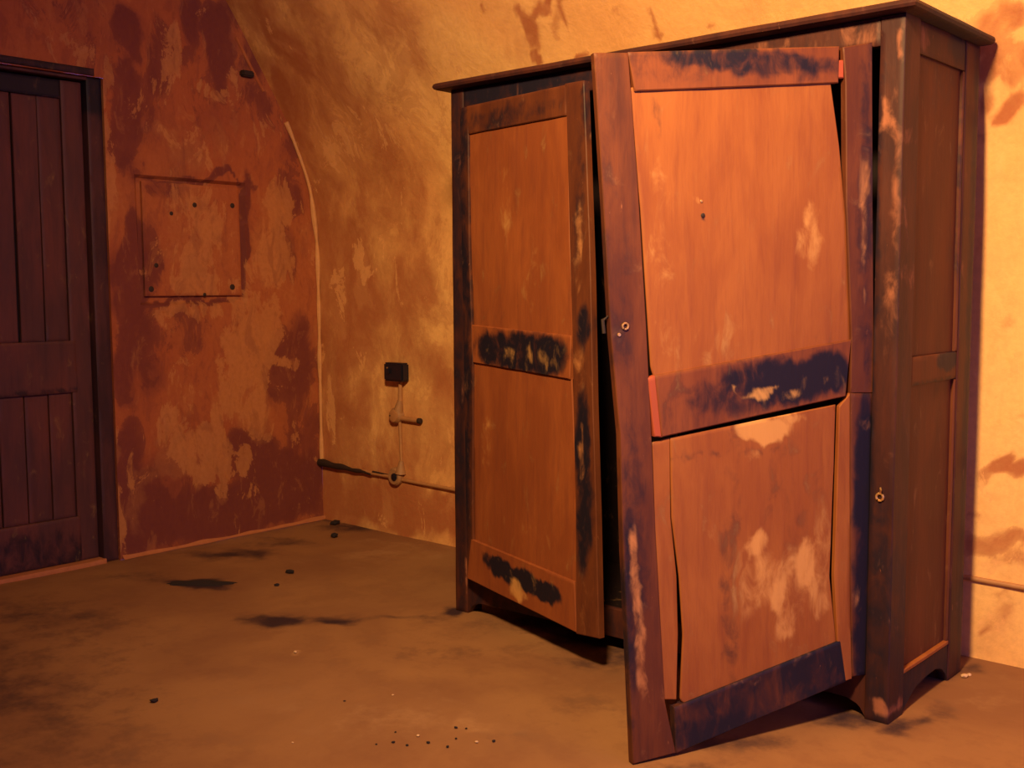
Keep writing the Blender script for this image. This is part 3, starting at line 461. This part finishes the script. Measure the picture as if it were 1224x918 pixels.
def door_surface(hx, a0, da, sgn):
    def pos(u, z, d):
        a = math.radians(a0+da*(1-z/1.9)); cx, cy = sgn*math.cos(a), -math.sin(a)
        nx, ny = (-math.sin(a), math.cos(a)) if sgn < 0 else (math.sin(a), math.cos(a))
        return (hx+cx*u+nx*d, YF+cy*u+ny*d, z)
    return pos
RP = door_surface(3.392, 57, 8, -1); LP = door_surface(1.80, 10, 4, 1)
def hang(parts, pos, label, shift=0.):
    st = [p for p in parts if p['n'] == 'stile']
    g = [slab_data(p['l'], p['r'], lambda u, v, d: pos(u, v, d+shift), p['d'], p['t'], p['dk'], p['pl'], seed=i*5+1) for i, p in enumerate(st)]
    V, Fs, D, P = join_data(g); dr = adopt(to_obj('door', V, Fs, WM['frame'], wd, D, P)); dr['label'] = label
    for i, p in enumerate(parts):
        if p['n'] == 'stile': continue
        o = slab(p['n'], WM[p['m']], dr, p['l'], p['r'], lambda u, v, d: pos(u, v, d+shift), p['d'], p['t'], p['dk'], p['pl'], cell=.011, seed=i*7+2)
        if p['lb']: o['label'] = p['lb']
    return dr
dR = hang(PARTS_RIGHT, RP, 'right door, swung open and dropped onto the floor at its free corner')
dL = hang(PARTS_LEFT, LP, 'left door, slightly ajar and sagging', -.026)
a1 = Vector(RP(1, 1.1, 0))-Vector(RP(0, 1.1, 0)); a1.normalize()
nn = Vector(RP(.5, 1.1, -1))-Vector(RP(.5, 1.1, 0)); nn.normalize()
ring('lock_ring', M_BRASS, dR, Vector(RP(.758, 1.148, -.003)), a1, (0, 0, 1), .008, .003)
disc('nail_head', M_BRASS, dR, Vector(RP(.775, 1.126, .001)), nn, .005, .004, 8)
tube('latch', M_IRON, dR, [Vector(RP(.795, 1.175, .012)), Vector(RP(.815, 1.165, .012)), Vector(RP(.812, 1.13, .012))], .005, 8)
disc('nail_head', M_IRON, dR, Vector(RP(.525, 1.437, .009)), nn, .006, .003, 8)
disc('nail_head', M_BRASS, dR, Vector(RP(.529, 1.474, .009)), nn, .004, .002, 8)

# ------------------------------------------------------------------ grit and crumbs on the floor
def crumb(name, x, y, r, m, seed, flat=.55):
    bm = bmesh.new(); bmesh.ops.create_icosphere(bm, subdivisions=1, radius=1)
    for v in bm.verts:
        k = 1+.45*noise.noise(v.co*1.7+Vector((seed*3.1, 0, 0))); v.co = Vector((v.co.x*k*r*1.25, v.co.y*k*r, v.co.z*k*r*flat))
    zmin = min(v.co.z for v in bm.verts)
    me = bpy.data.meshes.new(name); bm.to_mesh(me); bm.free(); me.materials.append(m)
    o = bpy.data.objects.new(name, me); o.location = (x, y, -zmin-.001); o.rotation_euler.z = seed; link(o); return o
random.seed(2)
tagd = 'small dark lump of grit on the floor near the far corner of the room'
for i, (x, y, r) in enumerate([(.17, -.06, .022), (.396, -.247, .020), (.796, -.824, .017), (.92, -.987, .011)]):
    tag(crumb('grit_lump', x, y, r, M_SOOT, i+1.3), ['dark lump of grit lying in the corner against the wall', 'dark lump of grit on the floor just out from the corner', 'larger dark crumb between the corner and the dark floor stains', 'tiny dark crumb beside the dark floor stain'][i], 'debris')
tag(crumb('grit_lump', 1.714, -2.026, .012, M_SOOT, 8.), 'lone dark speck of grit on the bare floor at lower left', 'debris')
tag(crumb('plaster_crumb', 1.673, -1.464, .006, M_CRUMB, 9.), 'lone white speck of plaster in the middle of the open floor', 'debris')
for i, (x, y) in enumerate([(3.495, -.215), (3.50, -.185)]):
    tag(crumb('plaster_crumb', x, y, .011-.003*i, M_CRUMB, i+10.), ['white plaster chip at the rear right foot of the wardrobe', 'smaller white chip hard against the rear right foot of the wardrobe'][i], 'debris')
for i, (x, y, r) in enumerate([(2.224, -1.513, .0035), (2.622, -1.675, .005), (2.547, -1.566, .005), (2.573, -1.551, .0035), (2.508, -1.677, .005), (2.562, -1.69, .005), (2.489, -1.753, .005), (2.462, -1.791, .0035), (2.279, -1.935, .0035), (2.148, -1.642, .0035), (2.691, -1.564, .005), (2.60, -1.62, .0035), (2.66, -1.60, .005), (2.44, -1.70, .0035), (2.53, -1.74, .005)]):
    tag(crumb('grit_crumb', x, y, r, M_SOOT if i % 4 else M_CRUMB, i+20.), 'tiny crumb of grit scattered on the bare floor in front of the doors', 'debris', 'crumbs scattered on the open floor')
def soot_heap():
    V, Fs = [], []; n, k = 36, 8
    for j in range(k+1):
        for i in range(n):
            a = 2*math.pi*i/n; r = j/k*(1+.35*noise.noise(Vector((math.cos(a)*2, math.sin(a)*2, 3))))
            u, w = r*math.cos(a)*.15, r*math.sin(a)*.045
            x = .64+u*.77-w*.64; y = -1.174+u*.64+w*.77
            h = .009*(1-j/k)*(1+.9*noise.noise(Vector((x*40, y*40, 1))))+.0012
            V.append((x, y, max(.001, h) if j < k else -.002))
    for j in range(k):
        for i in range(n): Fs.append((j*n+i, j*n+(i+1) % n, (j+1)*n+(i+1) % n, (j+1)*n+i))
    o = to_obj('soot_heap', V, Fs, M_SOOT); tag(o, 'low black smear of sooty debris on the floor near the plank door', 'debris')
soot_heap()
